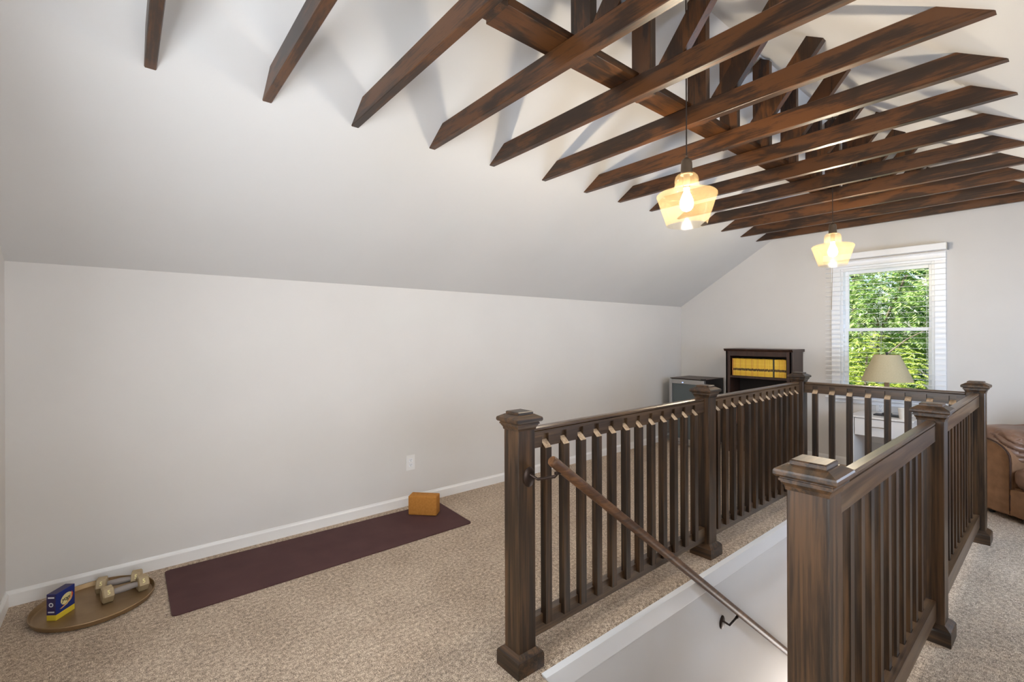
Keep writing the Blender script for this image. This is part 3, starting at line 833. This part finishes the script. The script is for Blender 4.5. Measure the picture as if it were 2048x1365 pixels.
obj('sofa_frame', sbox(.02, SW - .02, .03, .80, .04, .26, .02, .004), 'suede', sf, smooth=True)
def arm(x0, x1, inner):
    # arm with rounded front panel
    bm = NB(); h0, top = .04, .60; pts = []
    w_ = x1 - x0
    pts = [(x0, h0), (x1, h0), (x1, .44)]
    for k in range(1, 12):
        a = math.pi * k / 12; pts.append(((x0 + x1) / 2 + w_ / 2 * math.cos(a), .46 + (top - .46) * math.sin(a)))
    pts.append((x0, .44))
    ya, yb = Yd(0, .80)
    prism(bm, pts, 1, ya, yb)
    bmesh.ops.bevel(bm, geom=[e for e in bm.edges if abs(e.verts[0].co.y - e.verts[1].co.y) < 1e-5], offset=.012, segments=2, affect='EDGES')
    return obj('arm', bm, 'suede', sf, smooth=True)
arm(-.14, .25, 1); arm(SW - .25, SW + .08, -1)
def creased(x0, x1, y0, y1, z0, z1, rad, puff, seed, amp, fx, fy, fz, cuts=26):
    """soft leather volume with long running folds"""
    ya, yb = Yd(y0, y1); bm = NB(); soft(bm, (x0, ya, z0), (x1, yb, z1), rad, 4, puff, seed, cuts, 0)
    bm.normal_update()
    for v in bm.verts:
        q = Vector((v.co.x * fx + seed, v.co.y * fy, v.co.z * fz + v.co.x * 9))
        f = 1 - abs(noise.noise(q)) * 2.2
        v.co -= v.normal * amp * max(0, f) ** 3
    return bm
for ax in (-.165, SW - .275):
    obj('arm_pad', creased(ax, ax + .44, .02, .82, .40, .67, .11, .012, ax + 3, .022, 3, 3, 16), 'leather', sf, smooth=True)
obj('seat_cushion', creased(.262, SW - .262, -.01, .62, .255, .41, .05, .02, 3, .010, 7, 4, 5), 'leather', sf, smooth=True)
obj('front_border', sbox(.245, SW - .245, -.006, .06, .045, .245, .012, .004, 2), 'suede', sf, smooth=True)
obj('back_cushion', creased(.12, SW - .12, .40, .82, .38, .83, .12, .03, 5, .025, 4, 3, 12), 'leather', sf, smooth=True)
bm = NB(); ya, yb = Yd(-.008, .0)
box(bm, (.247, ya, .08), (.251, yb, .2)); obj('seam', bm, 'seam', sf)
bm = NB(); pts = [Vector((.252, min(Yd(-.004, 0)[0], 0), .245)), Vector((.252, -.004 * sy, .44))]
for k in range(1, 12):
    a = math.pi * k / 12; pts.append(Vector((.055 + .197 * math.cos(a), -.004 * sy, .46 + .142 * math.sin(a))))
tube(bm, pts, .006, 8); obj('arm_piping', bm, 'seam', sf, smooth=True)
bm = NB()
for a, b in ((.05, .08), (SW - .05, .08), (.05, .74), (SW - .05, .74)): lathe(bm, [(.02, 0), (.025, .045)], 10, (a, b * sy, 0))
obj('feet', bm, 'black', sf)

# ------------------------------------------------------------------ outside
struct('floor_outside', boxm((G + .5, -14, -2.75), (40, 18, -2.65)), 'grass').name = 'ground'
def leaf(bm, p, d, up_, ln, wd):
    side = d.cross(up_)
    if side.length < 1e-4: side = Vector((1, 0, 0))
    side.normalize()
    a = bm.verts.new(p); b = bm.verts.new(p + d * ln * .45 + side * wd); c = bm.verts.new(p + d * ln - up_ * ln * .12); e = bm.verts.new(p + d * ln * .45 - side * wd)
    bm.faces.new([a, b, c, e])
def spray(bm, p, d, n, ln, wd, droop):
    """one compound leaf: pairs of leaflets along a drooping rachis"""
    q = p.copy(); d = d.normalized(); step = ln * .5
    for k in range(n):
        d = (d + Vector((0, 0, -droop))).normalized(); q = q + d * step
        sd_ = d.cross(Vector((0, 0, 1)));
        if sd_.length < 1e-4: continue
        sd_.normalize()
        for s in (-1, 1):
            dd = (d * .45 + sd_ * s + Vector((0, 0, -.35))).normalized()
            leaf(bm, q, dd, Vector((random.uniform(-.2, .2), random.uniform(-.2, .2), 1)).normalized(), ln, wd)
    leaf(bm, q, d, Vector((0, 0, 1)), ln, wd)
def rnd_dir(): return Vector((random.gauss(0, 1), random.gauss(0, 1), random.gauss(0, 1))).normalized()
def tree(label, x, y, r, z0, z1, mat, nspray, n, ln, wd, droop, grp, trunk=.09, name='leafy_tree', flatn=1.0):
    t = thing(name, label, 'tree' if 'tree' in name else 'shrub', (x, y, -2.65), 0, grp)
    bm = NB(); zt = z1 + 2.65
    path = [Vector((random.uniform(-.12, .12) * k, random.uniform(-.12, .12) * k, zt * .92 * k / 5)) for k in range(6)]; path[0] = Vector((0, 0, 0))
    tube(bm, path, [trunk * (1 - .13 * k) for k in range(6)], 8)
    for b in range(9):
        f = random.uniform(.35, .95); i = min(4, int(f * 5)); p = path[i].lerp(path[i + 1], f * 5 - i)
        e = p + Vector((random.uniform(-1, 1) * r * .8, random.uniform(-1, 1) * r * .8, random.uniform(.2, .7) * r))
        tube(bm, [p, p.lerp(e, .5) + Vector((0, 0, .08)), e], [trunk * .4, trunk * .25, trunk * .1], 6)
    obj('trunk', bm, 'bark', t, smooth=True)
    bm = NB(); cz_ = (z0 + z1) / 2 + 2.65; hz = (z1 - z0) / 2
    for k in range(nspray):
        u = rnd_dir(); rr_ = random.uniform(.35, 1) ** .5
        p = Vector((u.x * r * rr_, u.y * r * rr_, cz_ + u.z * hz * rr_))
        d = Vector((u.x, u.y, u.z * .3 + .15)) + rnd_dir() * .5
        spray(bm, p, d, n, ln, wd, droop)
    obj('foliage', bm, mat, t)
    return t
tree('yellow-green leafy shrub filling the lower half of the view through the far window', 8.9, 2.1, 1.15, -2.4, 1.45, 'leafy', 3600, 4, .05, .015, .22, None, .04, 'leafy_shrub')
tree('yellow-green shrub outside, left of the one in the window view', 9.2, 4.9, 1.15, -2.4, 1.55, 'leafy', 1300, 4, .06, .018, .22, None, .04, 'leafy_shrub')
tree('yellow-green shrub outside, right of the one in the window view', 9.2, -.75, 1.15, -2.4, 1.4, 'leafy', 1300, 4, .06, .018, .22, None, .04, 'leafy_shrub')
tree('light green drooping tree filling the upper half of the far window', 11.9, 2.6, 1.15, .6, 3.0, 'leafm', 1100, 6, .085, .024, .2, None, .06)
tree('light green tree seen at the right of the far window view', 12.1, -.4, 1.1, .3, 3.1, 'leafm', 600, 6, .09, .026, .2, None, .06)
tree('dark green tree behind the drooping one in the far window', 16.0, 3.9, 2.0, -.5, 5.2, 'leafd', 1900, 5, .12, .036, .16, None, .11)
tree('dark green tree further right beyond the far window', 16.0, -1.0, 2.0, -.8, 5.6, 'leafd', 1100, 5, .13, .04, .16, None, .12)
tree('dark green tree further left beyond the far window', 16.0, 9.0, 2.0, -.8, 5.6, 'leafd', 900, 5, .14, .04, .16, None, .12)
